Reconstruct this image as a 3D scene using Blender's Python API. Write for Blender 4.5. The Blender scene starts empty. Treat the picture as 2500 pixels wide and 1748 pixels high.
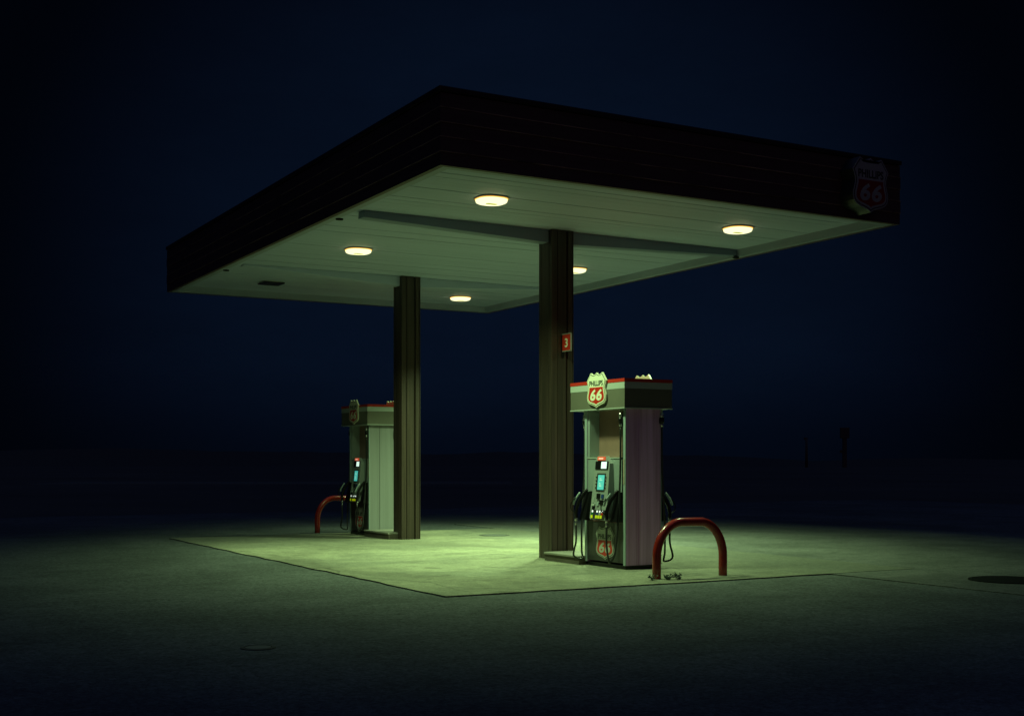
import bpy, bmesh, math, random
from mathutils import Vector, Matrix
random.seed(7)
R = math.radians
S = bpy.context.scene
COL = S.collection

# ------------------------------------------------------------------ camera
HEAD = 60.4767                                  # heading of the view, degrees from +x
cam_d = bpy.data.cameras.new("camera")
cam_d.sensor_width = 36.0
cam_d.lens = 36.0 * 3054.075 / 2500.0
cam_d.shift_y = (1126.27 - 874.0) / 2500.0
cam_d.clip_end = 4000
cam_d.clip_start = 0.05
cam = bpy.data.objects.new("camera", cam_d)
COL.objects.link(cam)
cam.location = (0, 0, 1.37)
cam.rotation_euler = (R(90), 0, R(HEAD - 90))
S.camera = cam

# ------------------------------------------------------------------ exposure / colour
S.view_settings.view_transform = 'Standard'
S.view_settings.look = 'None'
S.view_settings.exposure = 0
S.view_settings.gamma = 1
S.cycles.use_denoising = True
S.cycles.use_adaptive_sampling = False
S.cycles.sample_clamp_indirect = 3.0
S.cycles.max_bounces = 8
S.cycles.caustics_reflective = False
S.cycles.caustics_refractive = False

# ------------------------------------------------------------------ night sky
W = bpy.data.worlds.new("World")
S.world = W
W.use_nodes = True
nt = W.node_tree
nt.nodes.clear()
wout = nt.nodes.new('ShaderNodeOutputWorld')
sky = nt.nodes.new('ShaderNodeTexSky')
sky.sky_type = 'NISHITA'
sky.sun_disc = False
sky.sun_elevation = R(-7)
sky.sun_rotation = R(200)
bg_sky = nt.nodes.new('ShaderNodeBackground')
bg_sky.inputs['Strength'].default_value = 0.05
nt.links.new(sky.outputs[0], bg_sky.inputs['Color'])
tc = nt.nodes.new('ShaderNodeTexCoord')

def lobe(direction, lo, hi):
    """0..1 glow around a direction of the sky (cosines lo -> hi)."""
    d = Vector(direction).normalized()
    dot = nt.nodes.new('ShaderNodeVectorMath'); dot.operation = 'DOT_PRODUCT'
    nt.links.new(tc.outputs['Generated'], dot.inputs[0])
    dot.inputs[1].default_value = d
    mr = nt.nodes.new('ShaderNodeMapRange'); mr.interpolation_type = 'SMOOTHSTEP'
    nt.links.new(dot.outputs['Value'], mr.inputs['Value'])
    mr.inputs['From Min'].default_value = lo
    mr.inputs['From Max'].default_value = hi
    return mr.outputs['Result']

def horizon_fade(fac, lo, hi, floor):
    """dims the glow in the dull layer of air just above the horizon."""
    sep = nt.nodes.new('ShaderNodeSeparateXYZ')
    nt.links.new(tc.outputs['Generated'], sep.inputs[0])
    mr = nt.nodes.new('ShaderNodeMapRange'); mr.interpolation_type = 'SMOOTHSTEP'
    nt.links.new(sep.outputs['Z'], mr.inputs['Value'])
    mr.inputs['From Min'].default_value = lo; mr.inputs['From Max'].default_value = hi
    mr.inputs['To Min'].default_value = floor
    m = nt.nodes.new('ShaderNodeMath'); m.operation = 'MULTIPLY'
    nt.links.new(fac, m.inputs[0]); nt.links.new(mr.outputs[0], m.inputs[1])
    return m.outputs[0]

def az(deg, el):
    return (math.cos(R(deg)) * math.cos(R(el)), math.sin(R(deg)) * math.cos(R(el)), math.sin(R(el)))

def scaled_bg(fac, color, strength, base=0.0):
    m = nt.nodes.new('ShaderNodeMath'); m.operation = 'MULTIPLY_ADD'
    nt.links.new(fac, m.inputs[0])
    m.inputs[1].default_value = strength * (1 - base)
    m.inputs[2].default_value = strength * base
    b = nt.nodes.new('ShaderNodeBackground')
    b.inputs['Color'].default_value = (*color, 1)
    nt.links.new(m.outputs[0], b.inputs['Strength'])
    return b.outputs[0]

cl = nt.nodes.new('ShaderNodeTexNoise'); cl.inputs['Scale'].default_value = 5.0; cl.inputs['Detail'].default_value = 6
cl.inputs['Roughness'].default_value = 0.7
cm_ = nt.nodes.new('ShaderNodeMapping'); cm_.inputs['Scale'].default_value = (1, 1, 3.2)
nt.links.new(tc.outputs['Generated'], cm_.inputs['Vector']); nt.links.new(cm_.outputs[0], cl.inputs['Vector'])
cr_ = nt.nodes.new('ShaderNodeMapRange'); nt.links.new(cl.outputs['Fac'], cr_.inputs['Value'])
cr_.inputs['From Min'].default_value = 0.3; cr_.inputs['From Max'].default_value = 0.7
cr_.inputs['To Min'].default_value = 0.86; cr_.inputs['To Max'].default_value = 1.12
def thin_cloud(fac):
    m = nt.nodes.new('ShaderNodeMath'); m.operation = 'MULTIPLY'
    nt.links.new(fac, m.inputs[0]); nt.links.new(cr_.outputs[0], m.inputs[1]); return m.outputs[0]
twilight = scaled_bg(thin_cloud(horizon_fade(lobe(az(60.5, 6.0), math.cos(R(24)), math.cos(R(1))), 0.0, 0.085, 0.42)), (0.14, 0.36, 1.0), 0.0135, 0.17)
# pinkish glow added low behind the camera to redden surfaces facing it
warm_fill = scaled_bg(lobe(az(255, 3), math.cos(R(34)), 1.0), (1.0, 0.50, 0.58), 0.075)
# blue glow added overhead, out of view, to lift the dark ground
zenith_fill = scaled_bg(lobe((0, 0, 1), math.cos(R(62)), math.cos(R(15))), (0.24, 0.40, 1.0), 0.085)
a3 = nt.nodes.new('ShaderNodeAddShader')
a1 = nt.nodes.new('ShaderNodeAddShader'); a2 = nt.nodes.new('ShaderNodeAddShader')
nt.links.new(bg_sky.outputs[0], a1.inputs[0]); nt.links.new(twilight, a1.inputs[1])
nt.links.new(a1.outputs[0], a2.inputs[0]); nt.links.new(warm_fill, a2.inputs[1])
nt.links.new(a2.outputs[0], a3.inputs[0]); nt.links.new(zenith_fill, a3.inputs[1])
nt.links.new(a3.outputs[0], wout.inputs['Surface'])

# ------------------------------------------------------------------ materials
MATS = {}
def mat(name, color, rough=0.6, metal=0.0, spec=0.5, emit=None, estr=0.0,
        var=0.0, vscale=(4, 4, 4), vcol=None, bump=0.0, bscale=60, coat=0.0):
    if name in MATS:
        return MATS[name]
    m = bpy.data.materials.new(name)
    m.use_nodes = True
    t = m.node_tree; b = t.nodes['Principled BSDF']
    b.inputs['Base Color'].default_value = (*color, 1)
    b.inputs['Roughness'].default_value = rough
    b.inputs['Metallic'].default_value = metal
    b.inputs['Specular IOR Level'].default_value = spec
    if coat:
        b.inputs['Coat Weight'].default_value = coat
        b.inputs['Coat Roughness'].default_value = 0.15
    if emit:
        m.cycles.emission_sampling = 'NONE'
        b.inputs['Emission Color'].default_value = (*emit, 1)
        b.inputs['Emission Strength'].default_value = estr
    if var or bump:
        co = t.nodes.new('ShaderNodeTexCoord')
    if var:
        mp = t.nodes.new('ShaderNodeMapping')
        mp.inputs['Scale'].default_value = vscale
        t.links.new(co.outputs['Object'], mp.inputs['Vector'])
        n = t.nodes.new('ShaderNodeTexNoise')
        n.inputs['Scale'].default_value = 1.0
        n.inputs['Detail'].default_value = 7
        n.inputs['Roughness'].default_value = 0.62
        t.links.new(mp.outputs[0], n.inputs['Vector'])
        mx = t.nodes.new('ShaderNodeMix'); mx.data_type = 'RGBA'
        rmp = t.nodes.new('ShaderNodeMapRange')
        rmp.inputs['From Min'].default_value = 0.35
        rmp.inputs['From Max'].default_value = 0.7
        rmp.inputs['To Max'].default_value = var
        t.links.new(n.outputs['Fac'], rmp.inputs['Value'])
        t.links.new(rmp.outputs[0], mx.inputs['Factor'])
        mx.inputs['A'].default_value = (*color, 1)
        vc = vcol or tuple(c * 0.45 for c in color)
        mx.inputs['B'].default_value = (*vc, 1)
        t.links.new(mx.outputs['Result'], b.inputs['Base Color'])
    if bump:
        n2 = t.nodes.new('ShaderNodeTexNoise')
        n2.inputs['Scale'].default_value = bscale
        n2.inputs['Detail'].default_value = 4
        t.links.new(co.outputs['Object'], n2.inputs['Vector'])
        bp = t.nodes.new('ShaderNodeBump')
        bp.inputs['Strength'].default_value = bump
        bp.inputs['Distance'].default_value = 0.01
        t.links.new(n2.outputs['Fac'], bp.inputs['Height'])
        t.links.new(bp.outputs[0], b.inputs['Normal'])
    MATS[name] = m
    return m

def ground_mat(name, base, stain, patch, grain, stretch=(0.35, 0.12, 1), stain_amt=0.75, stain_and_dim=None, cracks=0.0, gr=0.38):
    """paved surface: broad tonal patches, long drag stains, small spots, fine grain."""
    m = bpy.data.materials.new(name); m.use_nodes = True
    t = m.node_tree; b = t.nodes['Principled BSDF']
    b.inputs['Roughness'].default_value = 0.88
    b.inputs['Specular IOR Level'].default_value = 0.25
    co = t.nodes.new('ShaderNodeTexCoord')
    def noise(scale, detail, rough=0.6, vec=None, dist=0.0):
        mp = t.nodes.new('ShaderNodeMapping'); mp.inputs['Scale'].default_value = scale
        t.links.new(co.outputs['Object'], mp.inputs['Vector'])
        n = t.nodes.new('ShaderNodeTexNoise'); n.inputs['Scale'].default_value = 1
        n.inputs['Detail'].default_value = detail; n.inputs['Roughness'].default_value = rough
        n.inputs['Distortion'].default_value = dist
        t.links.new(mp.outputs[0], n.inputs['Vector'])
        return n.outputs['Fac']
    def rng(v, a, c, lo, hi):
        r = t.nodes.new('ShaderNodeMapRange')
        r.inputs['From Min'].default_value = a; r.inputs['From Max'].default_value = c
        r.inputs['To Min'].default_value = lo; r.inputs['To Max'].default_value = hi
        t.links.new(v, r.inputs['Value']); return r.outputs[0]
    def mix(f, A, B):
        x = t.nodes.new('ShaderNodeMix'); x.data_type = 'RGBA'
        t.links.new(f, x.inputs['Factor'])
        for k, v in (('A', A), ('B', B)):
            if isinstance(v, tuple): x.inputs[k].default_value = (*v, 1)
            else: t.links.new(v, x.inputs[k])
        return x.outputs['Result']
    c = mix(rng(noise((0.55, 0.8, 1), 7, 0.66, dist=0.4), 0.40, 0.62, 0, 1), base, patch)
    c = mix(rng(noise((*stretch[:2], 1), 8, 0.65, dist=0.6), 0.47, 0.68, 0, stain_amt), c, stain)
    c = mix(rng(noise((1.6, 2.6, 1), 6, 0.72, dist=0.5), 0.53, 0.68, 0, stain_amt * 0.75), c, stain)
    mid = rng(noise((9, 9, 1), 4, 0.8), 0.3, 0.7, 0.74, 1.26)
    # oil drips: sparse small round spots
    v = t.nodes.new('ShaderNodeTexVoronoi'); v.inputs['Scale'].default_value = 1.7
    t.links.new(co.outputs['Object'], v.inputs['Vector'])
    c = mix(rng(v.outputs['Distance'], 0.04, 0.10, 0.7, 0), c, stain)
    # hairline cracks, only here and there
    wv = t.nodes.new('ShaderNodeTexNoise'); wv.inputs['Scale'].default_value = 1.3; wv.inputs['Detail'].default_value = 5
    t.links.new(co.outputs['Object'], wv.inputs['Vector'])
    wa = t.nodes.new('ShaderNodeMix'); wa.data_type = 'VECTOR'; wa.inputs['Factor'].default_value = 0.22
    t.links.new(co.outputs['Object'], wa.inputs['A']); t.links.new(wv.outputs['Color'], wa.inputs['B'])
    vc = t.nodes.new('ShaderNodeTexVoronoi'); vc.feature = 'DISTANCE_TO_EDGE'; vc.inputs['Scale'].default_value = 0.42
    t.links.new(wa.outputs['Result'], vc.inputs['Vector'])
    ck = t.nodes.new('ShaderNodeMath'); ck.operation = 'MULTIPLY'
    t.links.new(rng(vc.outputs['Distance'], 0.002, 0.006, cracks, 0), ck.inputs[0])
    t.links.new(rng(noise((0.3, 0.3, 1), 3), 0.48, 0.56, 0, 1), ck.inputs[1])
    c = mix(ck.outputs[0], c, tuple(q * 0.35 for q in stain))
    if stain_and_dim:                                       # ragged darker zones: pump stains, and weaker light painted into the colour
        col, zones = stain_and_dim
        sep = t.nodes.new('ShaderNodeSeparateXYZ'); t.links.new(co.outputs['Object'], sep.inputs[0])
        wob = rng(noise((0.75, 0.75, 1), 7, 0.7), 0, 1, -1.7, 1.7)
        def edge(axis, a, b_):
            ad = t.nodes.new('ShaderNodeMath'); ad.operation = 'ADD'
            t.links.new(sep.outputs[axis], ad.inputs[0]); t.links.new(wob, ad.inputs[1])
            return rng(ad.outputs[0], a, b_, 0, 1)
        for zone in zones:
            f = None
            for (axis, a, b_) in zone[:-1]:
                e = edge(axis, a, b_)
                if f is None: f = e
                else:
                    mu = t.nodes.new('ShaderNodeMath'); mu.operation = 'MULTIPLY'
                    t.links.new(f, mu.inputs[0]); t.links.new(e, mu.inputs[1]); f = mu.outputs[0]
            mu = t.nodes.new('ShaderNodeMath'); mu.operation = 'MULTIPLY'; mu.inputs[1].default_value = zone[-1]
            t.links.new(f, mu.inputs[0])
            c = mix(mu.outputs[0], c, col)
    g = noise((grain, grain, grain), 3, 0.8)
    g0 = rng(g, 0.25, 0.75, 1 - gr, 1 + gr)
    gm = t.nodes.new('ShaderNodeMath'); gm.operation = 'MULTIPLY'
    t.links.new(g0, gm.inputs[0]); t.links.new(mid, gm.inputs[1]); gg = gm.outputs[0]
    mul = t.nodes.new('ShaderNodeVectorMath'); mul.operation = 'SCALE'
    t.links.new(c, mul.inputs[0]); t.links.new(gg, mul.inputs['Scale'])
    t.links.new(mul.outputs[0], b.inputs['Base Color'])
    bp = t.nodes.new('ShaderNodeBump'); bp.inputs['Strength'].default_value = 0.35
    bp.inputs['Distance'].default_value = 0.01
    t.links.new(g, bp.inputs['Height']); t.links.new(bp.outputs[0], b.inputs['Normal'])
    return m

LIGHT = (0.61, 0.97, 0.42)
LAMP_W, LAMP_SPREAD = 184.0, 124
M_CONC = ground_mat('worn_concrete', (0.37, 0.36, 0.26), (0.12, 0.115, 0.085), (0.25, 0.25, 0.19), 38, stain_amt=0.9, cracks=0.45,
                    stain_and_dim=((0.125, 0.13, 0.11), [[('X', 10.2, 11.4, ), 0.85], [('Y', 18.8, 21.8), ('X', 9.2, 7.6), 0.80], [('Y', 15.6, 13.8), ('X', 7.2, 8.4), 0.40]]))  # right and back-left zones paint in dimmer light; zone by near pump is staining
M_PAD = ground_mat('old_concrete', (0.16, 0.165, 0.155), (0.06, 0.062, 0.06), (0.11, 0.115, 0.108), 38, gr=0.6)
M_ASPH = ground_mat('aged_asphalt', (0.125, 0.135, 0.138), (0.055, 0.060, 0.063), (0.088, 0.096, 0.098), 34, stain_amt=0.7, gr=0.85)
M_FIELD = mat('dry_field', (0.085, 0.080, 0.072), 0.95, var=0.9, vscale=(0.05, 0.05, 0.05), vcol=(0.04, 0.038, 0.034))
M_ROAD = mat('pale_gravel', (0.13, 0.125, 0.11), 0.95, var=0.5, vscale=(0.4, 0.4, 0.4))
M_HILL = mat('dark_scrub', (0.06, 0.058, 0.052), 0.95)
M_FASC = mat('dark_brown_boards', (0.10, 0.060, 0.055), 0.55, var=0.7, vscale=(0.6, 0.6, 14), vcol=(0.055, 0.028, 0.026), bump=0.15)
M_FEDGE = mat('pale_board_edge', (0.62, 0.38, 0.28), 0.6, var=1.0, vscale=(2.5, 2.5, 2.5), vcol=(0.03, 0.018, 0.014))  # paler brown strip along the board joints
M_FRAIL = mat('dark_flashing', (0.03, 0.02, 0.018), 0.4)
M_SOFF = mat('soffit_paint', (0.48, 0.54, 0.72), 0.55, var=0.35, vscale=(0.6, 9.0, 1), vcol=(0.34, 0.38, 0.50))
M_TRIM = mat('soffit_trim_paint', (0.36, 0.40, 0.50), 0.5, var=0.3, vscale=(1, 1, 1))
M_BEAM = mat('shaded_beam_paint', (0.23, 0.28, 0.40), 0.45, var=0.25, vscale=(1, 1, 1))  # soffit paint darkened: shade on the front beam put into its colour
M_COLM = mat('column_cladding', (0.068, 0.046, 0.036), 0.42, var=1.0, vscale=(24, 24, 0.5), vcol=(0.022, 0.016, 0.013), bump=0.2, bscale=14)
M_GROV = mat('column_groove', (0.02, 0.016, 0.012), 0.7)
M_LENS = mat('lit_lens', (0.8, 0.8, 0.7), 0.3, emit=(1.0, 0.95, 0.56), estr=1.3)
M_LENSC = mat('lens_centre', (0.8, 0.8, 0.7), 0.3, emit=(0.55, 0.58, 0.10), estr=0.7)
M_HALOR = mat('amber_halo', (0.4, 0.25, 0.1), 0.3, emit=(1.0, 0.42, 0.04), estr=0.75)  # orange halation round the lit lens, built as a glowing ring
M_HALOY = mat('yellow_halo', (0.6, 0.5, 0.2), 0.3, emit=(1.0, 0.74, 0.22), estr=1.15)  # inner, yellow part of the same built-in halo
M_LHOUS = mat('light_housing', (0.42, 0.40, 0.34), 0.5)
M_DARKG = mat('dead_lens', (0.03, 0.03, 0.028), 0.25)
M_BLACK = mat('black_plastic', (0.007, 0.007, 0.008), 0.35, spec=0.3)
M_RUBB = mat('black_rubber', (0.02, 0.022, 0.022), 0.42, spec=0.6)
M_CHAR = mat('charcoal_panel', (0.045, 0.046, 0.045), 0.4, var=0.5, vscale=(3, 3, 3))
M_OLIVE = mat('topper_grey', (0.16, 0.155, 0.125), 0.45, var=0.3, vscale=(2, 2, 2))
M_WHITE = mat('topper_white', (0.46, 0.51, 0.48), 0.4)
M_RED = mat('topper_red', (0.55, 0.035, 0.018), 0.35)
M_CREAM = mat('cream_panel', (0.29, 0.30, 0.31), 0.45, var=0.7, vscale=(14, 14, 0.4), vcol=(0.20, 0.21, 0.205), bump=0.05, bscale=8)
M_MAUVE = mat('mauve_light_cast', (0.88, 0.52, 0.95), 0.36, var=0.8, vscale=(14, 14, 0.4), vcol=(0.46, 0.21, 0.42), bump=0.05, bscale=8)  # reddish light on the near pump's end, painted as mauve panel colour
M_TEAL = mat('grey_teal_trim', (0.33, 0.42, 0.42), 0.4)
M_GREY = mat('pump_grey', (0.31, 0.37, 0.37), 0.4, var=0.25, vscale=(3, 3, 3))
M_ROSE = mat('rose_panel', (0.33, 0.20, 0.165), 0.4, var=0.4, vscale=(3, 3, 3))  # reddish-brown back panel of the upper recess
M_MAROON = mat('maroon_strip', (0.085, 0.03, 0.026), 0.4)
M_CONS = mat('console_grey', (0.30, 0.335, 0.33), 0.4)
M_CHROME = mat('worn_chrome', (0.55, 0.56, 0.54), 0.28, metal=0.9)
M_SHWH = mat('shield_cream', (0.86, 0.86, 0.66), 0.3)
M_DECAL = mat('shaded_decal_white', (0.50, 0.52, 0.46), 0.4)  # emblem white greyed: shade of the recessed door painted in
M_SHRIM = mat('lightbox_side', (0.022, 0.026, 0.026), 0.5)
M_BADGE = mat('dimmed_badge_white', (0.44, 0.45, 0.44), 0.5, var=0.5, vscale=(3, 3, 3))  # shield white darkened: dim light on the sign put into its colour
M_BADGR = mat('dimmed_badge_red', (0.28, 0.022, 0.018), 0.5)  # shield red darkened the same way for the dim light
M_SHDK = mat('shield_black', (0.02, 0.03, 0.022), 0.35)
M_SHRD = mat('shield_red', (0.60, 0.03, 0.015), 0.3)
M_HOOP = mat('red_pipe_paint', (0.36, 0.020, 0.012), 0.24, var=0.85, vscale=(11, 11, 6), vcol=(0.20, 0.018, 0.010), coat=0.35, bump=0.12, bscale=30)
M_SIGN = mat('red_sign', (0.60, 0.035, 0.018), 0.35)
M_STEEL = mat('galvanised', (0.5, 0.52, 0.48), 0.4, metal=0.5)
M_SCRW = mat('lit_panel_white', (0.6, 0.8, 0.75), 0.3, emit=(0.72, 1.0, 0.86), estr=0.95)
M_SCRT = mat('lit_screen_teal', (0.1, 0.4, 0.4), 0.3, emit=(0.06, 0.42, 0.36), estr=0.9)
M_SCRX = mat('screen_glyph', (0.4, 0.6, 0.5), 0.3, emit=(0.40, 0.72, 0.50), estr=0.9)
M_BTN = mat('lit_button', (0.8, 0.9, 0.8), 0.3, emit=(0.85, 1.0, 0.85), estr=0.9)
M_HEADR = mat('lit_red_header', (0.5, 0.1, 0.05), 0.3, emit=(0.75, 0.09, 0.035), estr=0.55)
M_HEADW = mat('header_glyph', (0.8, 0.5, 0.4), 0.3, emit=(1.0, 0.55, 0.40), estr=0.7)
M_YEL = mat('glowing_octane_sticker', (0.62, 0.66, 0.03), 0.35, emit=(0.40, 0.48, 0.0), estr=0.45)  # stickers brightened by an added glow of their own
M_GRN = mat('green_button', (0.03, 0.20, 0.08), 0.35)
M_BLU = mat('blue_button', (0.02, 0.05, 0.22), 0.35)
M_STICK = mat('paper_sticker', (0.5, 0.44, 0.34), 0.6, var=0.6, vscale=(30, 30, 30))
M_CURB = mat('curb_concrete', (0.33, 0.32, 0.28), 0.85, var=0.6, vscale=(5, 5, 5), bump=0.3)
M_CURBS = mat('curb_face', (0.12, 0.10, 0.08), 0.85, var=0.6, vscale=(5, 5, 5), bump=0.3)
M_IRON = mat('cast_iron', (0.010, 0.010, 0.010), 0.8, spec=0.1, bump=0.3, bscale=40)
M_CAP = mat('worn_steel_cap', (0.15, 0.155, 0.16), 0.5, metal=0.3)
M_LEAF = mat('weed_leaf', (0.025, 0.05, 0.025), 0.6)
M_WOODP = mat('weathered_post', (0.10, 0.095, 0.09), 0.9)
M_STONE = mat('stone', (0.08, 0.08, 0.07), 0.9)

# ------------------------------------------------------------------ mesh helpers
class MB:
    def __init__(self):
        self.bm = bmesh.new()
    def box(self, x0, x1, y0, y1, z0, z1, bevel=0.0):
        vs = [self.bm.verts.new(p) for p in ((x0, y0, z0), (x1, y0, z0), (x1, y1, z0), (x0, y1, z0),
                                             (x0, y0, z1), (x1, y0, z1), (x1, y1, z1), (x0, y1, z1))]
        fs = [self.bm.faces.new([vs[i] for i in q]) for q in
              ((0, 3, 2, 1), (4, 5, 6, 7), (0, 1, 5, 4), (1, 2, 6, 5), (2, 3, 7, 6), (3, 0, 4, 7))]
        if bevel:
            es = list({e for f in fs for e in f.edges})
            bmesh.ops.bevel(self.bm, geom=es, offset=bevel, segments=2, affect='EDGES', profile=0.6)
        return self
    def hexa(self, pts):
        vs = [self.bm.verts.new(p) for p in pts]
        for q in ((0, 3, 2, 1), (4, 5, 6, 7), (0, 1, 5, 4), (1, 2, 6, 5), (2, 3, 7, 6), (3, 0, 4, 7)):
            self.bm.faces.new([vs[i] for i in q])
        return self
    def prism(self, outline, z0, z1, axis='z'):
        """outline: list of 2-D points; extruded along axis (z: xy outline, y: xz outline)."""
        def P(p, h):
            return (p[0], p[1], h) if axis == 'z' else (p[0], h, p[1])
        a = [self.bm.verts.new(P(p, z0)) for p in outline]
        b = [self.bm.verts.new(P(p, z1)) for p in outline]
        n = len(a)
        self.bm.faces.new(a); self.bm.faces.new(list(reversed(b)))
        for i in range(n):
            self.bm.faces.new((a[i], b[i], b[(i + 1) % n], a[(i + 1) % n]))
        return self
    def tube(self, pts, r, seg=12, cap=True):
        pts = [Vector(p) for p in pts]
        rs = r if isinstance(r, (list, tuple)) else [r] * len(pts)
        rings = []
        up = None
        for i, p in enumerate(pts):
            d = (pts[min(i + 1, len(pts) - 1)] - pts[max(i - 1, 0)]).normalized()
            if up is None:
                up = Vector((0, 0, 1)) if abs(d.z) < 0.9 else Vector((1, 0, 0))
            s = d.cross(up)
            if s.length < 1e-4:
                s = d.orthogonal()
            s.normalize(); up = s.cross(d).normalized()
            rings.append([self.bm.verts.new(p + (s * math.cos(2 * math.pi * k / seg) + up * math.sin(2 * math.pi * k / seg)) * rs[i])
                          for k in range(seg)])
        for i in range(len(rings) - 1):
            for k in range(seg):
                f = self.bm.faces.new((rings[i][k], rings[i][(k + 1) % seg], rings[i + 1][(k + 1) % seg], rings[i + 1][k]))
                f.smooth = True
        if cap:
            self.bm.faces.new(list(reversed(rings[0]))); self.bm.faces.new(rings[-1])
        return self
    def build(self, name, material, parent=None, loc=None):
        bmesh.ops.recalc_face_normals(self.bm, faces=self.bm.faces)
        me = bpy.data.meshes.new(name)
        self.bm.to_mesh(me); self.bm.free()
        me.materials.append(material)
        o = bpy.data.objects.new(name, me)
        COL.objects.link(o)
        if parent: o.parent = parent
        if loc: o.location = loc
        return o

def tag(o, label=None, cat=None, group=None, kind=None):
    if label: o['label'] = label
    if cat: o['category'] = cat
    if group: o['group'] = group
    if kind: o['kind'] = kind
    return o
def empty(name, loc, rz=0.0, label=None, cat=None, group=None):
    o = bpy.data.objects.new(name, None); COL.objects.link(o)
    o.location = loc; o.rotation_euler = (0, 0, rz); o.empty_display_size = 0.2
    return tag(o, label, cat, group)

def curve_pts(pts, n=8):
    """Catmull-Rom through points."""
    P = [Vector(p) for p in pts]
    out = []
    for i in range(len(P) - 1):
        p0 = P[i - 1] if i else P[0] * 2 - P[1]
        p1, p2 = P[i], P[i + 1]
        p3 = P[i + 2] if i + 2 < len(P) else P[-1] * 2 - P[-2]
        for k in range(n):
            t = k / n
            out.append(0.5 * (2 * p1 + (p2 - p0) * t + (2 * p0 - 5 * p1 + 4 * p2 - p3) * t * t + (3 * p1 - p0 - 3 * p2 + p3) * t ** 3))
    out.append(P[-1])
    return out

def text_mesh(txt, w, h, depth, bold=0.0, shear=0.0, spacing=1.0):
    """lettering fitted into a w x h box centred on the origin, in the xz plane, facing -y."""
    c = bpy.data.curves.new('lettering_curve', 'FONT')
    c.body = txt; c.extrude = 0.02; c.offset = bold; c.shear = shear; c.space_character = spacing
    c.resolution_u = 4
    o = bpy.data.objects.new('lettering_tmp', c); COL.objects.link(o)
    dg = bpy.context.evaluated_depsgraph_get()
    me = bpy.data.meshes.new_from_object(o.evaluated_get(dg))
    bpy.data.objects.remove(o); bpy.data.curves.remove(c)
    xs = [v.co.x for v in me.vertices]; ys = [v.co.y for v in me.vertices]; zs = [v.co.z for v in me.vertices]
    for v in me.vertices:
        x = ((v.co.x - min(xs)) / (max(xs) - min(xs)) - 0.5) * w
        z = ((v.co.y - min(ys)) / (max(ys) - min(ys)) - 0.5) * h
        y = -((v.co.z - min(zs)) / (max(zs) - min(zs))) * depth
        v.co = (x, y, z)
    return me
def text_obj(name, txt, w, h, depth, material, parent, loc, **k):
    me = text_mesh(txt, w, h, depth, **k)
    me.materials.clear(); me.materials.append(material)
    o = bpy.data.objects.new(name, me); COL.objects.link(o)
    o.parent = parent; o.location = loc
    return o

# shield outline, unit box (x -.5...5, z 0..1)
HALF = [(0, 1.0), (0.05, 0.965), (0.12, 0.945), (0.20, 0.95), (0.265, 0.985), (0.30, 1.0), (0.40, 0.885), (0.50, 0.765),
        (0.465, 0.70), (0.435, 0.62), (0.43, 0.54), (0.455, 0.45), (0.485, 0.36), (0.49, 0.28), (0.465, 0.205),
        (0.40, 0.14), (0.30, 0.10), (0.18, 0.075), (0.09, 0.05), (0.04, 0.025), (0, 0)]
def shield_outline(w, h, s=1.0, zc=0.5):
    right = [(x * w * s, ((z - zc) * s + zc) * h) for x, z in HALF]
    left = [(-x, z) for x, z in right[1:-1]]
    return right + left[::-1]
def inset(outline, d):
    n = len(outline); out = []
    area = sum(outline[i][0] * outline[(i + 1) % n][1] - outline[(i + 1) % n][0] * outline[i][1] for i in range(n))
    sg = 1 if area > 0 else -1
    for i in range(n):
        p, q, r = Vector(outline[i - 1]), Vector(outline[i]), Vector(outline[(i + 1) % n])
        a = (q - p).normalized(); b = (r - q).normalized()
        na = Vector((-a.y, a.x)) * sg; nb = Vector((-b.y, b.x)) * sg
        m = (na + nb)
        m = m.normalized() if m.length > 1e-6 else na
        k = d / max(0.45, m.dot(na))
        out.append(tuple(q + m * k))
    return out
def clip_top(outline, zmax):
    out = []
    n = len(outline)
    for i in range(n):
        p, q = outline[i], outline[(i + 1) % n]
        if p[1] <= zmax: out.append(p)
        if (p[1] <= zmax) != (q[1] <= zmax):
            t = (zmax - p[1]) / (q[1] - p[1])
            out.append((p[0] + (q[0] - p[0]) * t, zmax))
    return out
def make_shield(plate, w, h, thick, white=None, red=None):
    """adds the emblem layers (front at local -y) as children of the plate object, whose back is y=0."""
    def layer(name, outl, y0, y1, m):
        return MB().prism(outl, y0, y1, 'y').build(name, m, plate)
    o = shield_outline(w, h)
    f = -thick; white = white or M_SHWH
    layer('border_line', inset(o, 0.024 * h), f - 0.002, f, M_SHDK)
    face = inset(o, 0.042 * h)
    layer('face', face, f - 0.004, f - 0.002, white)
    layer('red_field', clip_top(inset(o, 0.082 * h), 0.585 * h), f - 0.006, f - 0.004, red or M_SHRD)
    text_obj('lettering', 'PHILLIPS', 0.70 * w, 0.15 * h, 0.002, M_SHDK, plate, (0, f - 0.004, 0.70 * h), bold=0.022)
    text_obj('numerals', '66', 0.60 * w, 0.325 * h, 0.002, white, plate, (0, f - 0.006, 0.365 * h), bold=0.035, shear=0.18, spacing=1.12)

# ------------------------------------------------------------------ ground
def sheet(name, x0, x1, y0, y1, z0, z1, m, jit=0.0, step=0.6):
    pts = []
    def edge(ax, ay, bx, by):
        L = math.hypot(bx - ax, by - ay); n = max(1, int(L / step))
        for i in range(n):
            t = i / n
            j = random.uniform(-jit, jit) if i else 0
            dx, dy = (bx - ax) / L, (by - ay) / L
            pts.append((ax + (bx - ax) * t - dy * j, ay + (by - ay) * t + dx * j))
    edge(x0, y0, x1, y0); edge(x1, y0, x1, y1); edge(x1, y1, x0, y1); edge(x0, y1, x0, y0)
    return MB().prism(pts, z0, z1).build(name, m)

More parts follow.
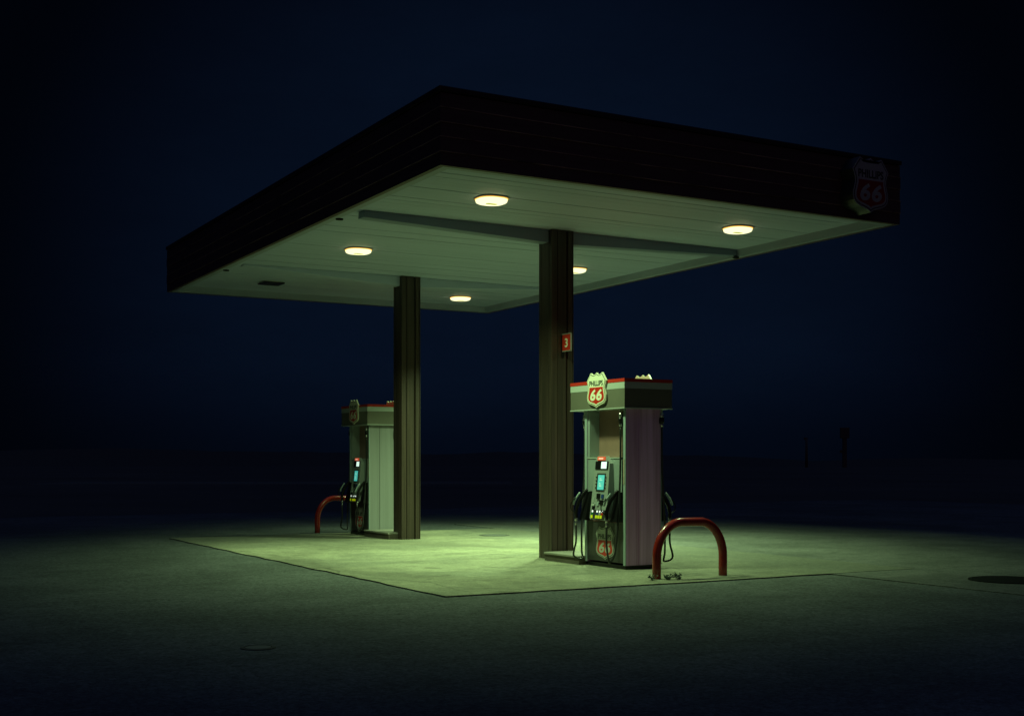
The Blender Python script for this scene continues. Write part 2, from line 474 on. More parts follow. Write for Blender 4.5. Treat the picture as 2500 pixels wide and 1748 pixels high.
g = MB().box(-1600, 1600, -1600, 1600, -0.5, -0.075).build('ground', M_FIELD); tag(g, kind='structure')
a = sheet('asphalt', -14, 34, -12, 33, -0.3, -0.015, M_ASPH, 0.10, 1.5); tag(a, kind='structure')
s = sheet('concrete_slab', 5.69, 12.4, 11.42, 22.5, -0.2, 0.0, M_CONC, 0.022, 0.28); tag(s, kind='structure')
p = sheet('concrete_pad', 10.95, 12.78, 3.0, 11.395, -0.2, -0.003, M_PAD, 0.010, 0.35); tag(p, kind='structure')
p = sheet('concrete_pad', 12.415, 19.0, 11.41, 24.5, -0.2, -0.004, M_PAD, 0.012, 0.35); tag(p, kind='structure')
p = sheet('concrete_pad', 12.80, 20.0, 3.0, 11.395, -0.2, -0.003, M_PAD, 0.010, 0.35); tag(p, kind='structure')
fwd = Vector((math.cos(R(HEAD)), math.sin(R(HEAD)), 0)); rgt = Vector((fwd.y, -fwd.x, 0))
def at(dist, u):
    """ground point at forward distance, image column u of 2500."""
    return fwd * dist + rgt * ((u - 1250) / 3054.075 * dist)
c0 = at(84, 120); c1 = at(84, 1250)
dv = (c1 - c0).normalized(); pv = Vector((-dv.y, dv.x, 0))
b = MB(); q = [c0 - pv * 5, c1 - pv * 5, c1 + pv * 5, c0 + pv * 5]
b.prism([(v.x, v.y) for v in q], -0.072, -0.068)
rd = b.build('road', M_ROAD); tag(rd, kind='structure')
# low dark rise along the horizon
bm = bmesh.new()
N = 360
rows = []
rr = random.Random(3)
ph = [rr.uniform(0, 6.28) for _ in range(8)]
for i in range(N):
    t = 2 * math.pi * i / N
    h = 3.6 + 0.9 * math.sin(5 * t + ph[0]) + 0.5 * math.sin(17 * t + ph[1]) + 0.35 * math.sin(41 * t + ph[2]) + rr.uniform(-0.15, 0.35)
    ang = (math.degrees(t) - HEAD + 540) % 360 - 180
    h += 0.045 * max(-25, min(25, ang))
    d = 430 + 30 * math.sin(3 * t + ph[3])
    ring = []
    for (k, z) in ((-60, -0.3), (-25, h * 0.45), (0, h), (60, -0.3)):
        ring.append(bm.verts.new(((d + k) * math.cos(t), (d + k) * math.sin(t), z)))
    rows.append(ring)
for i in range(N):
    A, B = rows[i], rows[(i + 1) % N]
    for k in range(3):
        bm.faces.new((A[k], B[k], B[k + 1], A[k + 1]))
me = bpy.data.meshes.new('hills'); bmesh.ops.recalc_face_normals(bm, faces=bm.faces); bm.to_mesh(me); bm.free()
me.materials.append(M_HILL)
hl = bpy.data.objects.new('hills', me); COL.objects.link(hl); tag(hl, kind='structure')

# ------------------------------------------------------------------ canopy
CX0, CX1, CY0, CY1 = 5.883, 12.676, 11.926, 23.411
ZB, ZT, ZS = 4.514, 5.357, 4.625
can = empty('station_canopy', ((CX0 + CX1) / 2, (CY0 + CY1) / 2, 0), 0,
            'dark brown boarded flat canopy with pale lit soffit on two ribbed brown columns', 'canopy')
ox, oy = (CX0 + CX1) / 2, (CY0 + CY1) / 2
def CB(mb, name, m, parent=None):
    """build canopy geometry given in world coordinates as a child of the canopy."""
    bmesh.ops.translate(mb.bm, verts=mb.bm.verts, vec=(-ox, -oy, 0))
    return mb.build(name, m, parent or can)
# fascia boards: five rows, each a hair proud of the backing, a fine shadow gap between
FT = 0.06
fb = MB(); nb = 5; hh = (ZT - ZB - 0.06) / nb
for i in range(nb):
    z0 = ZB + i * hh; z1 = z0 + hh - 0.012
    pr = 0.006 * (i % 2)
    fb.box(CX0 - pr, CX1 + pr, CY0 - pr, CY0 + FT, z0, z1)
    fb.box(CX0 - pr, CX1 + pr, CY1 - FT, CY1 + pr, z0, z1)
    fb.box(CX0 - pr, CX0 + FT, CY0 + FT, CY1 - FT, z0, z1)
    fb.box(CX1 - FT, CX1 + pr, CY0 + FT, CY1 - FT, z0, z1)
CB(fb, 'fascia', M_FASC)
we = MB()
for i in range(1, nb):
    z0 = ZB + i * hh - 0.010
    we.box(CX0 - .011, CX1 + .011, CY0 - .011, CY0 + .018, z0, z0 + .007)
    we.box(CX0 - .011, CX0 + .018, CY0 + .018, CY1 - .02, z0, z0 + .007)
CB(we, 'board_edge', M_FEDGE)
bk = MB()
for (x0, x1, y0, y1) in ((CX0 + .02, CX1 - .02, CY0 + .02, CY0 + .05), (CX0 + .02, CX1 - .02, CY1 - .05, CY1 - .02),
                         (CX0 + .02, CX0 + .05, CY0 + .05, CY1 - .05), (CX1 - .05, CX1 - .02, CY0 + .05, CY1 - .05)):
    bk.box(x0, x1, y0, y1, ZB + 0.01, ZT - 0.065)
CB(bk, 'fascia_backing', M_FRAIL)
fl = MB()
for (x0, x1, y0, y1) in ((CX0 - .02, CX1 + .02, CY0 - .02, CY0 + .12), (CX0 - .02, CX1 + .02, CY1 - .12, CY1 + .02),
                         (CX0 - .02, CX0 + .12, CY0 + .12, CY1 - .12), (CX1 - .12, CX1 + .02, CY0 + .12, CY1 - .12)):
    fl.box(x0, x1, y0, y1, ZT - 0.06, ZT, 0.012)
CB(fl, 'roof_flashing', M_FRAIL)
CB(MB().box(CX0 + .125, CX1 - .125, CY0 + .125, CY1 - .125, ZT - 0.12, ZT - 0.05), 'roof_deck', M_FRAIL)
# inner lip under the fascia
lp = MB()
LW = 0.10
lp.box(CX0 + FT, CX1 - FT, CY0 + FT, CY0 + FT + LW, ZB + .004, ZB + .03)
lp.box(CX0 + FT, CX1 - FT, CY1 - FT - LW, CY1 - FT, ZB + .004, ZB + .03)
lp.box(CX0 + FT, CX0 + FT + LW, CY0 + FT + LW, CY1 - FT - LW, ZB + .004, ZB + .03)
lp.box(CX1 - FT - LW, CX1 - FT, CY0 + FT + LW, CY1 - FT - LW, ZB + .004, ZB + .03)
i0 = FT + LW
for (x0, x1, y0, y1) in ((CX0 + i0, CX1 - i0, CY0 + i0 - .02, CY0 + i0), (CX0 + i0, CX1 - i0, CY1 - i0, CY1 - i0 + .02),
                         (CX0 + i0 - .02, CX0 + i0, CY0 + i0, CY1 - i0), (CX1 - i0, CX1 - i0 + .02, CY0 + i0, CY1 - i0)):
    lp.box(x0, x1, y0, y1, ZB + .032, ZS + .02)
CB(lp, 'soffit_lip', M_TRIM)
# soffit of narrow pans running along x, small steps between them
so = MB(); pw = 0.20; y = CY0 + i0 + .001; k = 0
while y < CY1 - i0 - .01:
    y1 = min(y + pw - 0.008, CY1 - i0 - .001)
    so.box(CX0 + i0 + .001, CX1 - i0 - .001, y, y1, ZS + random.uniform(0, .006), ZS + 0.03)
    y += pw; k += 1
CB(so, 'soffit', M_SOFF)
CB(MB().box(CX0 + i0 - .01, CX1 - i0 + .01, CY0 + i0 - .01, CY1 - i0 + .01, ZS + .032, ZS + .045), 'soffit_backing', M_FRAIL)

COLX0, COLW, COLD = 9.124, 0.362, 0.346
def column(y0):
    x0, x1, y1 = COLX0, COLX0 + COLW, y0 + COLD
    def side(ax, ay, bx, by, gs):
        """edge a->b with vertical grooves (position, width, depth); inward = left of direction."""
        L = math.hypot(bx - ax, by - ay); dx, dy = (bx - ax) / L, (by - ay) / L
        nx, ny = -dy, dx
        out = [(ax, ay)]
        for (f, w, d) in gs:
            for (s_, dd) in ((f * L - w / 2, 0), (f * L - w / 2 + .004, d), (f * L + w / 2 - .004, d), (f * L + w / 2, 0)):
                out.append((ax + dx * s_ + nx * dd, ay + dy * s_ + ny * dd))
        return out
    G1 = [(0.26, 0.014, 0.012), (0.70, 0.036, 0.03), (0.955, 0.012, 0.012)]
    G2 = [(0.22, 0.012, 0.012), (0.80, 0.016, 0.012)]
    pts = side(x0, y0, x1, y0, G1) + side(x1, y0, x1, y1, G2) + side(x1, y1, x0, y1, G1) + side(x0, y1, x0, y0, G2)
    c = CB(MB().prism(pts, 0, ZS - .001), 'column', M_COLM)
    bp = MB().box(x0 + .02, x1 - .02, y0 + .02, y1 - .02, 0.0, 0.012)
    return c
YC1, YC2 = 14.983, 20.036
column(YC1); column(YC2)
# tapered cantilever beams, deepest at the column
for yc, BD, BM in ((YC1 + COLD / 2, 0.175, M_BEAM), (YC2 + COLD / 2, 0.17, M_SOFF)):
    bmx = MB()
    for sx in (0, 1):
        xa = (CX0 + i0 + .28) if sx == 0 else (COLX0 + COLW - .001)
        xb = (COLX0 + .001) if sx == 0 else (CX1 - i0 - .001)
        da, db = (0.085, BD) if sx == 0 else (BD, 0.085)
        if BM is M_SOFF: da, db = (0.02, BD) if sx == 0 else (BD, 0.02)
        w = 0.09
        zt = ZS - 0.001
        bmx.hexa([(xa, yc - w, zt - da), (xb, yc - w, zt - db), (xb, yc + w, zt - db), (xa, yc + w, zt - da),
                  (xa, yc - w, zt), (xb, yc - w, zt), (xb, yc + w, zt), (xa, yc + w, zt)])
    CB(bmx, 'beam', BM)
# small dark drain caps set in the lip
for (dx_, dy_) in ((CX0 + .17, YC1 + .25), (CX0 + .17, YC2 + .2), (CX1 - .17, YC1 + .1)):
    d = MB().tube([(dx_, dy_, ZB + .0035), (dx_, dy_, ZB - .012)], 0.05, 14)
    CB(d, 'drain_cap', M_IRON)

# ------------------------------------------------------------------ canopy lights
def rsq(hw, r, n=6, hy=None):
    hy = hy or hw
    out = []
    for (cx_, cy_, a0) in ((hw - r, hy - r, 0), (-hw + r, hy - r, 90), (-hw + r, -hy + r, 180), (hw - r, -hy + r, 270)):
        for i in range(n + 1):
            t = R(a0 + 90 * i / n)
            out.append((cx_ + r * math.cos(t), cy_ + r * math.sin(t)))
    return out
def canopy_light(x, y, lit, label, power=1.0):
    o = empty('canopy_light', (x, y, ZS), 0, label, 'ceiling light', 'downlights in the canopy soffit')
    MB().prism(rsq(0.207, 0.16), -0.012, -0.001).build('housing_frame', M_LHOUS, o)
    if lit:
        MB().prism(rsq(0.197, 0.165), -0.018, -0.012).build('halo_ring', M_HALOR, o)
        MB().prism(rsq(0.193, 0.165), -0.026, -0.018).build('halo_inner_ring', M_HALOY, o)
        drop = MB()                                   # dropped, rounded glass bowl
        prof = [(0.188, -0.026), (0.191, -0.040), (0.183, -0.055), (0.163, -0.065), (0.133, -0.069)]
        rings = [[drop.bm.verts.new((x_, y_, z_)) for x_, y_ in rsq(h_, h_ * 0.88)] for h_, z_ in prof]
        for A_, B_ in zip(rings, rings[1:]):
            for i_ in range(len(A_)):
                f_ = drop.bm.faces.new((A_[i_], A_[(i_ + 1) % len(A_)], B_[(i_ + 1) % len(A_)], B_[i_])); f_.smooth = True
        drop.bm.faces.new(rings[-1]); drop.bm.faces.new(rings[0])
        dl = drop.build('lens', M_LENS, o)
        MB().prism(rsq(0.075, 0.03, hy=0.035), -0.074, -0.0695).build('lamp_plate', M_LENSC, o)
        ld = bpy.data.lights.new('lamp_glow', 'AREA')
        ld.shape = 'SQUARE'; ld.size = 0.36; ld.color = LIGHT; ld.energy = LAMP_W * power; ld.spread = R(LAMP_SPREAD)
        lo = bpy.data.objects.new('lamp_glow', ld); COL.objects.link(lo)
        lo.parent = o; lo.location = (0, 0, -0.077)
    else:
        MB().prism(rsq(0.20, 0.04), -0.03, -0.012).build('lens', M_DARKG, o)
    return o
LX0, LX1 = 7.41, 11.33
canopy_light(LX0, 13.60, True, 'lit canopy downlight nearest the front corner of the canopy', 0.62)
canopy_light(LX1, 13.62, True, 'lit canopy downlight on the right, closest to the shield sign on the fascia', 0.30)
canopy_light(LX0, 17.87, True, 'lit canopy downlight left of the columns, in the middle row of the soffit', 0.45)
canopy_light(LX1, 17.87, True, 'lit canopy downlight half hidden behind the front column', 1.95)
canopy_light(LX0, 21.98, False, 'dead unlit canopy downlight, dark square near the far left corner of the soffit')
canopy_light(LX1, 22.08, True, 'lit canopy downlight in the farthest corner, just right of the rear column', 0.38)

# ------------------------------------------------------------------ fascia shield sign
fs = MB().prism(shield_outline(0.63, 0.70), -0.24, -0.012, 'y').build('shield_sign', M_SHRIM, None, (11.90, CY0, 4.555))
tag(fs, 'large unlit shield lightbox sign with red field mounted on the dark canopy fascia', 'sign')
MB().prism(shield_outline(0.63, 0.70), -0.2415, -0.2401, 'y').build('front_panel', M_BADGE, fs)
make_shield(fs, 0.63, 0.70, 0.2415, M_BADGE, M_BADGR)

# ------------------------------------------------------------------ pump number flag sign
ns = empty('number_sign', (9.30, YC1, 3.035), 0, 'small red flag sign with a white 3 projecting from the front column', 'sign')
MB().box(-0.006, 0.006, -0.225, -0.012, -0.112, 0.112).build('sign_plate', M_SIGN, ns)
fr = MB()
fr.box(-0.009, 0.009, -0.228, -0.0, 0.113, 0.126); fr.box(-0.009, 0.009, -0.228, -0.0, -0.126, -0.113)
fr.box(-0.009, 0.009, -0.2345, -0.2255, -0.112, 0.112)
fr.build('sign_frame', M_STEEL, ns)
MB().box(-0.02, 0.02, -0.012, 0.0, -0.2, 0.11).build('bracket', M_BLACK, ns)
t3 = text_obj('numeral', '3', 0.075, 0.125, 0.002, M_SHWH, ns, (-0.0062, -0.115, -0.005), bold=0.02)
t3.rotation_euler = (0, 0, R(-90))

# ------------------------------------------------------------------ islands (raised curbs between column and pump)
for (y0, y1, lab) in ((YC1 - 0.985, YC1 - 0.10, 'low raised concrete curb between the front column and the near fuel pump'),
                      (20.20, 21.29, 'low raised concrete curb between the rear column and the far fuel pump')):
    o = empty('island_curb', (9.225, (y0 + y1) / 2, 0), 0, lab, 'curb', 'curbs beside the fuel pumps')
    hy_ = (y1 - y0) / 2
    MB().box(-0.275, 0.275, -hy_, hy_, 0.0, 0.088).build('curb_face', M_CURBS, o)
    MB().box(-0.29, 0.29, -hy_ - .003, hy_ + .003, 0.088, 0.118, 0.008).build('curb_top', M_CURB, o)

# ------------------------------------------------------------------ fuel pumps
PW, PD = 0.945, 0.563          # length of the display face, depth
def make_pump(yc, end_mat, label):
    root = empty('fuel_pump', (9.044, yc, 0), R(-90), label, 'fuel pump', 'fuel pumps under the canopy')
    XR, XL = PW / 2, -PW / 2
    def T(t): return XR - t                       # t measured from the near (right) end
    def bx(name, m, t0, t1, y0, y1, z0, z1, parent=root, bevel=0.0):
        return MB().box(T(t1), T(t0), y0, y1, z0, z1, bevel).build(name, m, parent)
    # end panels with a vertical seam
    for (ta, tb) in ((0.0, 0.05), (PW - 0.05, PW)):
        e = MB()
        e.box(T(tb), T(ta), 0.012, 0.196, 0.05, 2.04)
        e.box(T(tb), T(ta), 0.212, PD - 0.012, 0.05, 2.04)
        e.box(T(tb) + .008, T(ta) - .008, 0.196, 0.212, 0.05, 2.04)
        ep = e.build('end_panel', end_mat, root)
    plinth = bx('plinth', M_BLACK, 0.015, PW - 0.015, 0.015, PD - 0.015, 0.0, 0.05)
    bx('core', M_CHAR, 0.051, PW - 0.051, 0.20, PD - 0.20, 0.05, 2.04)
    for side in (0, 1):
        A = root
        if side == 0:
            def F(mb): return mb
        else:
            def F(mb):
                mb.bm.transform(Matrix.Translation((0, PD, 0)) @ Matrix.Rotation(math.pi, 4, 'Z'))
                return mb
        def fb(name, m, t0, t1, y0, y1, z0, z1, parent=root, bevel=0.0):
            return F(MB().box(T(t1), T(t0), y0, y1, z0, z1, bevel)).build(name, m, parent)
        # corner trims
        for (ta, tb) in ((0.0, 0.05), (PW - 0.05, PW)):
            fb('corner_trim', M_TEAL, ta, tb, 0.0, 0.011, 0.05, 2.04)
        # lower door
        door = fb('lower_door', M_CHAR, 0.052, PW - 0.052, 0.012, 0.198, 0.075, 0.585)
        fb('door_top_strip', M_MAROON, 0.05, PW - 0.05, 0.004, 0.198, 0.588, 0.655)
        sh = MB().prism(shield_outline(0.43, 0.43), -0.003, 0.0, 'y')
        em = MB().prism(shield_outline(0.43, 0.43), -0.004, 0.0, 'y').build('emblem', M_DECAL, root)
        loc = Vector((T(0.475), 0.0115, 0.095))
        em.location = loc if side == 0 else Matrix.Translation((0, PD, 0)) @ Matrix.Rotation(math.pi, 4, 'Z') @ loc
        em.rotation_euler = (0, 0, 0 if side == 0 else math.pi)
        make_shield(em, 0.43, 0.43, 0.004, M_DECAL)
        sh.bm.free()
        # mid panel and recess above it
        fb('mid_panel', M_GREY, 0.10, PW - 0.052, 0.015, 0.198, 0.66, 1.405)
        fb('shelf_edge', M_WHITE, 0.10, PW - 0.052, 0.008, 0.198, 1.407, 1.422)
        fb('upper_panel', M_ROSE, 0.10, PW - 0.10, 0.165, 0.198, 1.424, 2.04)
        fb('recess_side', M_GREY, PW - 0.099, PW - 0.052, 0.015, 0.199, 1.424, 2.04)
        fb('hose_pillar', M_BLACK, 0.052, 0.098, 0.02, 0.198, 0.66, 2.04)
        fb('notice_sticker', M_STICK, 0.020, 0.046, -0.004, -0.0005, 1.08, 1.40)
        # console: leaning box, bottom further out than the top
        tc0, w0, w1 = 0.455, 0.165, 0.195
        def cy(z): return -0.035 - (1.41 - z) / 0.80 * 0.085
        con = MB()
        zb_, zt_ = 0.615, 1.405
        xb, xt = T(tc0), T(tc0)
        con.prism([(xb - w1, zb_ + .02), (xb - w1 + .03, zb_), (xb + w1 - .03, zb_), (xb + w1, zb_ + .02), (xb + w0, zt_ - .06),
                   (xb + w0 - .10, zt_ + .035), (xb - w0 + .05, zt_ + .035), (xb - w0, zt_ - .01)], 0, 1, 'y')
        for v in con.bm.verts:
            v.co.y = cy(v.co.z) if v.co.y < 0.5 else 0.0145
        cons = F(con).build('console', M_CONS, root)
        def cp(name, m, dx0, dx1, z0, z1, out=0.006, parent=cons):
            """plate lying on the leaning console face, dx right of its centre."""
            b = MB()
            x0, x1 = T(tc0) + dx0, T(tc0) + dx1
            b.hexa([(x0, cy(z0) - out, z0), (x1, cy(z0) - out, z0), (x1, cy(z0) + .004, z0), (x0, cy(z0) + .004, z0),
                    (x0, cy(z1) - out, z1), (x1, cy(z1) - out, z1), (x1, cy(z1) + .004, z1), (x0, cy(z1) + .004, z1)])
            return F(b).build(name, m, parent)
        cp('header_plate', M_HEADR, -0.115, 0.065, 1.385, 1.432, 0.010)
        cp('header_glyphs', M_HEADW, -0.085, 0.02, 1.398, 1.416, 0.012)
        cp('display_bezel', M_BLACK, -0.155, 0.140, 1.268, 1.372, 0.008)
        cp('price_display', M_SCRW, -0.012, 0.108, 1.278, 1.366, 0.012)
        cp('screen_bezel', M_CHAR, -0.095, 0.10, 0.985, 1.215, 0.006)
        cp('screen', M_SCRT, -0.062, 0.082, 1.005, 1.195, 0.010)
        for (zz, xa, xb2) in ((1.145, -.02, .015), (1.125, -.02, .04), (1.085, -.025, .0), (1.065, -.025, .02), (1.045, -.02, .03)):
            cp('screen_line', M_SCRX, xa, xb2, zz, zz + .008, 0.012)
        for i in range(4):
            for dx in (-0.112, 0.106):
                cp('soft_key', M_BLACK, dx, dx + 0.014, 1.02 + .045 * i, 1.038 + .045 * i, 0.010)
        cp('card_reader', M_BLACK, -0.055, 0.015, 0.885, 0.955, 0.016)
        cp('contactless_pad', M_BLU, 0.045, 0.098, 0.895, 0.945, 0.010)
        cp('keypad', M_BLACK, 0.012, 0.095, 0.815, 0.872, 0.010)
        cp('receipt_slot', M_WHITE, -0.150, -0.085, 0.795, 0.818, 0.020)
        cp('receipt_mouth', M_BLACK, -0.145, -0.09, 0.752, 0.793, 0.010)
        cp('cash_slot', M_TEAL, -0.045, 0.0, 0.80, 0.84, 0.012)
        cp('instruction_label', M_WHITE, -0.145, -0.125, 0.835, 0.90, 0.007)
        cp('button_panel', M_CHAR, -0.165, 0.155, 0.632, 0.745, 0.007)
        for (dx, m2) in ((-0.125, M_GRN), (-0.015, M_BLU), (0.045, M_CONS), (0.10, M_RED)):
            cp('grade_light', M_BTN, dx - .013, dx + .013, 0.712, 0.737, 0.012)
            cp('grade_button', m2, dx - .022, dx + .022, 0.678, 0.709, 0.011)
        for dx in (-0.135, -0.03, 0.025, 0.08):
            st = cp('octane_sticker', M_YEL, dx - .021, dx + .021, 0.636, 0.675, 0.012)
        # nozzle boots, nozzles and hoses on both sides of the console
        for (tt, sgn, out) in ((0.145, 1, 0.0), (0.835, -1, -0.02)):
            xc = T(tt)
            bt = MB()
            pr = 0.14 - out
            bt.hexa([(xc - .075, -pr + .05, 0.60), (xc + .080, -pr + .05, 0.60), (xc + .080, 0.0145, 0.60), (xc - .075, 0.0145, 0.60),
                     (xc - .045, -0.035, 0.96), (xc + .070, -0.035, 0.98), (xc + .070, 0.0145, 0.98), (xc - .045, 0.0145, 0.96)])
            boot = F(bt).build('nozzle_boot', M_BLACK, root)
            nz = MB()
            yb = -pr + .045
            nz.tube(curve_pts([(xc - .055, yb - .055, 0.63), (xc - .05, yb - .06, 0.72), (xc - .02, yb - .035, 0.84),
                               (xc + .02, yb + .02, 0.95), (xc + .035, yb + .06, 1.0)], 5), 0.022, 10)
            nozzle = F(nz).build('nozzle', M_BLACK, root)
            hd = MB().tube(curve_pts([(xc - .065, yb - .092, 0.80), (xc - .04, yb - .078, 0.87), (xc + .0, yb - .03, 0.965)], 5), [0.008] + [0.013] * 9 + [0.009], 10)
            F(hd).build('grip', M_TEAL, nozzle)
            lv = MB().tube(curve_pts([(xc - .05, yb - .06, 0.68), (xc - .075, yb - .12, 0.74), (xc - .06, yb - .13, 0.82), (xc - .03, yb - .08, 0.90)], 5), 0.007, 8)
            F(lv).build('guard', M_BLACK, nozzle)
            sv = MB().tube([(xc - .055, yb - .055, 0.64), (xc - .058, yb - .055, 0.585)], 0.019, 10)
            sv.tube([(xc - .058, yb - .055, 0.58), (xc - .06, yb - .055, 0.535)], 0.014, 10)
            F(sv).build('swivel', M_CHROME, nozzle)
            # hose: down from the topper, past the front, loop near the ground and up to the nozzle
            xh = T(0.082) if sgn > 0 else T(PW + 0.045)
            yh = -0.016 if sgn > 0 else 0.03
            brk = MB()
            brk.tube([(xh, yh, 2.035), (xh, yh, 1.985), (xh, yh, 1.984), (xh, yh, 1.93)], [0.013, 0.013, 0.024, 0.024], 10)
            brl = MB().tube([(xh, yh, 1.86), (xh, yh, 1.815)], 0.021, 10)
            hose = MB().tube(curve_pts([(xh, yh, 1.82), (xh, yh - .005, 1.3), (xh + .005 * sgn, yh - .03, 0.8), (xh, yh - .05, 0.50),
                                        (xh - .03 * sgn, yh - .07, 0.20), (xh - .09 * sgn, yh - .10, 0.085),
                                        ((xc - .06) + .05 * sgn, yb - .06, 0.13), (xc - .06, yb - .055, 0.32), (xc - .06, yb - .055, 0.54)], 8), 0.013, 10)
            h = F(hose).build('hose', M_RUBB, root)
            F(brk).build('hose_coupling', M_CHROME, h)
            F(brl).build('hose_ferrule', M_CHROME, h)
            F(MB().tube([(xh, yh, 1.93), (xh, yh, 1.86)], 0.031, 10)).build('breakaway', M_BLACK, h)
    # topper
    y0, y1 = -0.06, 0.68
    tp = MB().box(T(PW + 0.255), T(-0.067), y0, y1, 2.052, 2.292).build('topper', M_OLIVE, root)
    MB().box(T(PW + 0.257), T(-0.069), y0 - .002, y1 + .002, 2.292, 2.375).build('white_band', M_WHITE, tp)
    MB().box(T(PW + 0.260), T(-0.072), y0 - .005, y1 + .005, 2.375, 2.418).build('red_band', M_RED, tp)
    MB().box(T(PW + 0.262), T(-0.074), y0 - .007, y1 + .007, 2.040, 2.052).build('bottom_lip', M_WHITE, tp)
    for (yy, rz, xx) in ((y0 - .008, 0, T(0.53)), (y1 + .008, math.pi, T(0.60))):
        pl = MB().prism(shield_outline(0.45, 0.455), -0.022, 0.0, 'y').build('shield_plate', M_SHWH, tp)
        pl.location = (xx, yy, 2.065); pl.rotation_euler = (0, 0, rz)
        make_shield_flat(pl, 0.45, 0.455, 0.022)
    return root
def make_shield_flat(plate, w, h, thick):
    """the emblem of a deeper part: its layers joined into one mesh with several materials."""
    before = set(bpy.data.objects)
    make_shield(plate, w, h, thick)
    kids = [o for o in plate.children]
    bm_ = bmesh.new(); mats = []
    for o in kids:
        n0 = len(bm_.faces)
        tmp = o.data.copy(); tmp.transform(Matrix.Translation(o.location))
        bm_.from_mesh(tmp); bm_.faces.ensure_lookup_table()
        m = o.data.materials[0]
        if m not in mats: mats.append(m)
        for f in list(bm_.faces)[n0:]: f.material_index = mats.index(m)
        bpy.data.meshes.remove(tmp)
    base = plate.data
    n0 = len(bm_.faces); bm_.from_mesh(base); mb_ = base.materials[0]
    if mb_ not in mats: mats.append(mb_)
    bm_.faces.ensure_lookup_table()
    for f in list(bm_.faces)[n0:]: f.material_index = mats.index(mb_)
    base.materials.clear()
    for m in mats: base.materials.append(m)
    bm_.to_mesh(base); bm_.free()
    for o in kids: bpy.data.objects.remove(o)

make_pump(13.532, M_MAUVE, 'near fuel pump with reddish light painted mauve on its end panel and lit shield topper, right of the front column')
make_pump(21.772, M_CREAM, 'far fuel pump with pale cream end panel, left of the rear column')

# ------------------------------------------------------------------ hoop bollards
def hoop(y, label):
    x0, x1 = 8.655, 9.635
    zt, r = 0.655, 0.052
    pts = [(x0, y, -0.02), (x0, y, 0.12), (x0, y, 0.24)]
    rx, rz = 0.36, 0.415
    for i in range(1, 15):
        t = R(180 - 90 * i / 14)
        pts.append((x0 + rx + rx * math.cos(t), y, zt - rz + rz * math.sin(t)))
    for i in range(1, 15):
        t = R(90 - 90 * i / 14)
        pts.append((x1 - rx + rx * math.cos(t), y, zt - rz + rz * math.sin(t)))
    pts += [(x1, y, 0.12), (x1, y, -0.02)]
    cx_ = (x0 + x1) / 2
    pts = [(p[0] - cx_, 0, p[2]) for p in pts]
    o = MB().tube(pts, r, 20).build('hoop_bollard', M_HOOP, None, (cx_, y, 0))
    return tag(o, label, 'bollard', 'red hoop bollards at the pump ends')
hoop(11.86, 'near red steel hoop bollard at the slab edge beside the near fuel pump')
hoop(22.93, 'far red steel hoop bollard half hidden behind the far fuel pump')

# ------------------------------------------------------------------ weeds at the hoop foot
def weeds(x, y, n, rad, hgt, label):
    bm = bmesh.new()
    rn = random.Random(int(x * 1000))
    for i in range(n):
        a_ = rn.uniform(0, 6.283); r0 = rn.uniform(0, rad * .3); L = rn.uniform(.5, 1) * hgt; sp = rn.uniform(.4, 1.0) * rad
        b0 = Vector((r0 * math.cos(a_), r0 * math.sin(a_), 0)); tip = Vector((sp * math.cos(a_), sp * math.sin(a_), L))
        for j in range(5):
            c = b0.lerp(tip, (j + 1) / 5); s_ = rn.uniform(.010, .02)
            d1 = Vector((rn.uniform(-1, 1), rn.uniform(-1, 1), rn.uniform(-.2, .7))).normalized() * s_ * 1.6
            d2 = d1.orthogonal().normalized() * s_ * .6
            vs = [bm.verts.new(c - d1 * .2), bm.verts.new(c + d1 * .5 + d2), bm.verts.new(c + d1 * 1.2), bm.verts.new(c + d1 * .5 - d2)]
            bm.faces.new(vs)
        st = [bm.verts.new(b0 + Vector((.002, 0, 0))), bm.verts.new(b0 - Vector((.002, 0, 0))), bm.verts.new(tip)]
        bm.faces.new(st)
    me = bpy.data.meshes.new('weed_tuft'); bm.to_mesh(me); bm.free(); me.materials.append(M_LEAF)
    o = bpy.data.objects.new('weed_tuft', me); COL.objects.link(o); o.location = (x, y, 0)
    tag(o, label, 'plant', 'weeds at the foot of the near hoop')
weeds(8.53, 11.76, 9, 0.07, 0.07, 'tiny weed tuft on the left of the near red hoop foot')
weeds(8.72, 11.74, 16, 0.08, 0.06, 'leafy weed clump against the left foot of the near red hoop')
weeds(8.86, 11.72, 12, 0.07, 0.08, 'weed tuft in the slab crack just inside the near red hoop')

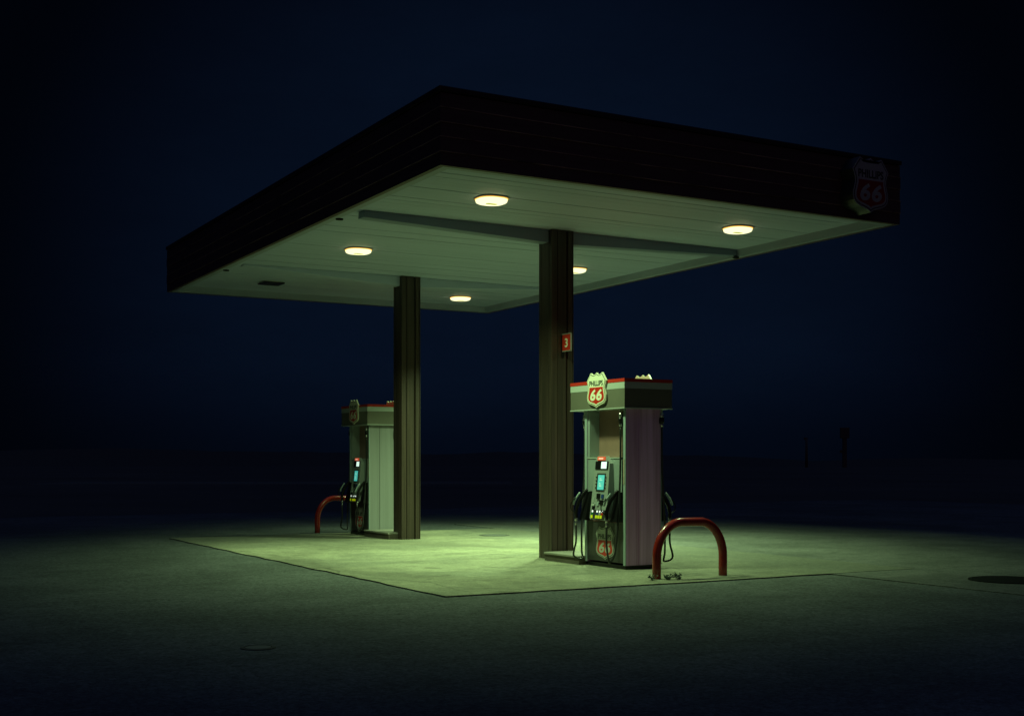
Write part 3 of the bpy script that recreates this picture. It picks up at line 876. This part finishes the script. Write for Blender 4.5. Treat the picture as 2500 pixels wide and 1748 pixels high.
# ------------------------------------------------------------------ covers in the paving
def cover(name, x, y, z, r, m, ring, label, cat):
    o = empty(name, (x, y, z), 0, label, cat)
    MB().tube([(0, 0, -0.02), (0, 0, 0.008)], r, 40).build('lid', m, o)
    b = bmesh.new(); n = 40; A = []
    for k in range(n):
        c_, s_ = math.cos(2 * math.pi * k / n), math.sin(2 * math.pi * k / n)
        A.append([b.verts.new((q * c_, q * s_, h)) for q, h in ((r + .004, -.02), (r + .004, .010), (r + ring, .006), (r + ring, -.02))])
    for k in range(n):
        for i in range(3):
            b.faces.new((A[k][i], A[(k + 1) % n][i], A[(k + 1) % n][i + 1], A[k][i + 1]))
    mb = MB(); mb.bm.free(); mb.bm = b
    mb.build('rim', M_IRON if m is M_IRON else M_STONE, o)
    return o
cover('manhole_cover', 12.16, 9.74, 0.0, 0.43, M_IRON, 0.05, 'large black round tank cover in the pale pad at the right edge', 'manhole cover')
cover('fill_cap', 2.94, 9.02, -0.015, 0.095, M_CAP, 0.035, 'small round pale metal cap set in the dark foreground asphalt', 'cover')
cover('slab_drain', 11.15, 20.35, 0.0, 0.22, M_CAP, 0.06, 'round worn drain cover in the slab, between the two columns toward the back edge', 'drain cover')

# ------------------------------------------------------------------ posts on the right horizon
def base_at(dist, u):
    v = at(dist, u); return (v.x, v.y, -0.08)
o = empty('roadside_post', base_at(300, 2062), R(HEAD - 90), 'thick dark post with a broad blocky head on the right horizon', 'post')
MB().box(-0.46, 0.46, -0.4, 0.4, 0, 7.4, 0.08).build('post', M_WOODP, o)
MB().box(-1.05, 1.1, -0.5, 0.5, 7.0, 9.6, 0.2).build('head', M_WOODP, o)
MB().box(-1.1, -0.46, -0.2, 0.2, 3.5, 4.2, 0.08).build('arm', M_WOODP, o)
o = empty('roadside_post', base_at(300, 1969), R(HEAD - 90), 'thin dark bare post left of the broad headed post on the horizon', 'post')
MB().tube([(0, 0, 0), (0, 0, 7.0)], [0.34, 0.27], 8).build('post', M_WOODP, o)
MB().box(-0.6, 0.27, -0.16, 0.16, 6.6, 7.2, 0.05).build('cap', M_WOODP, o)
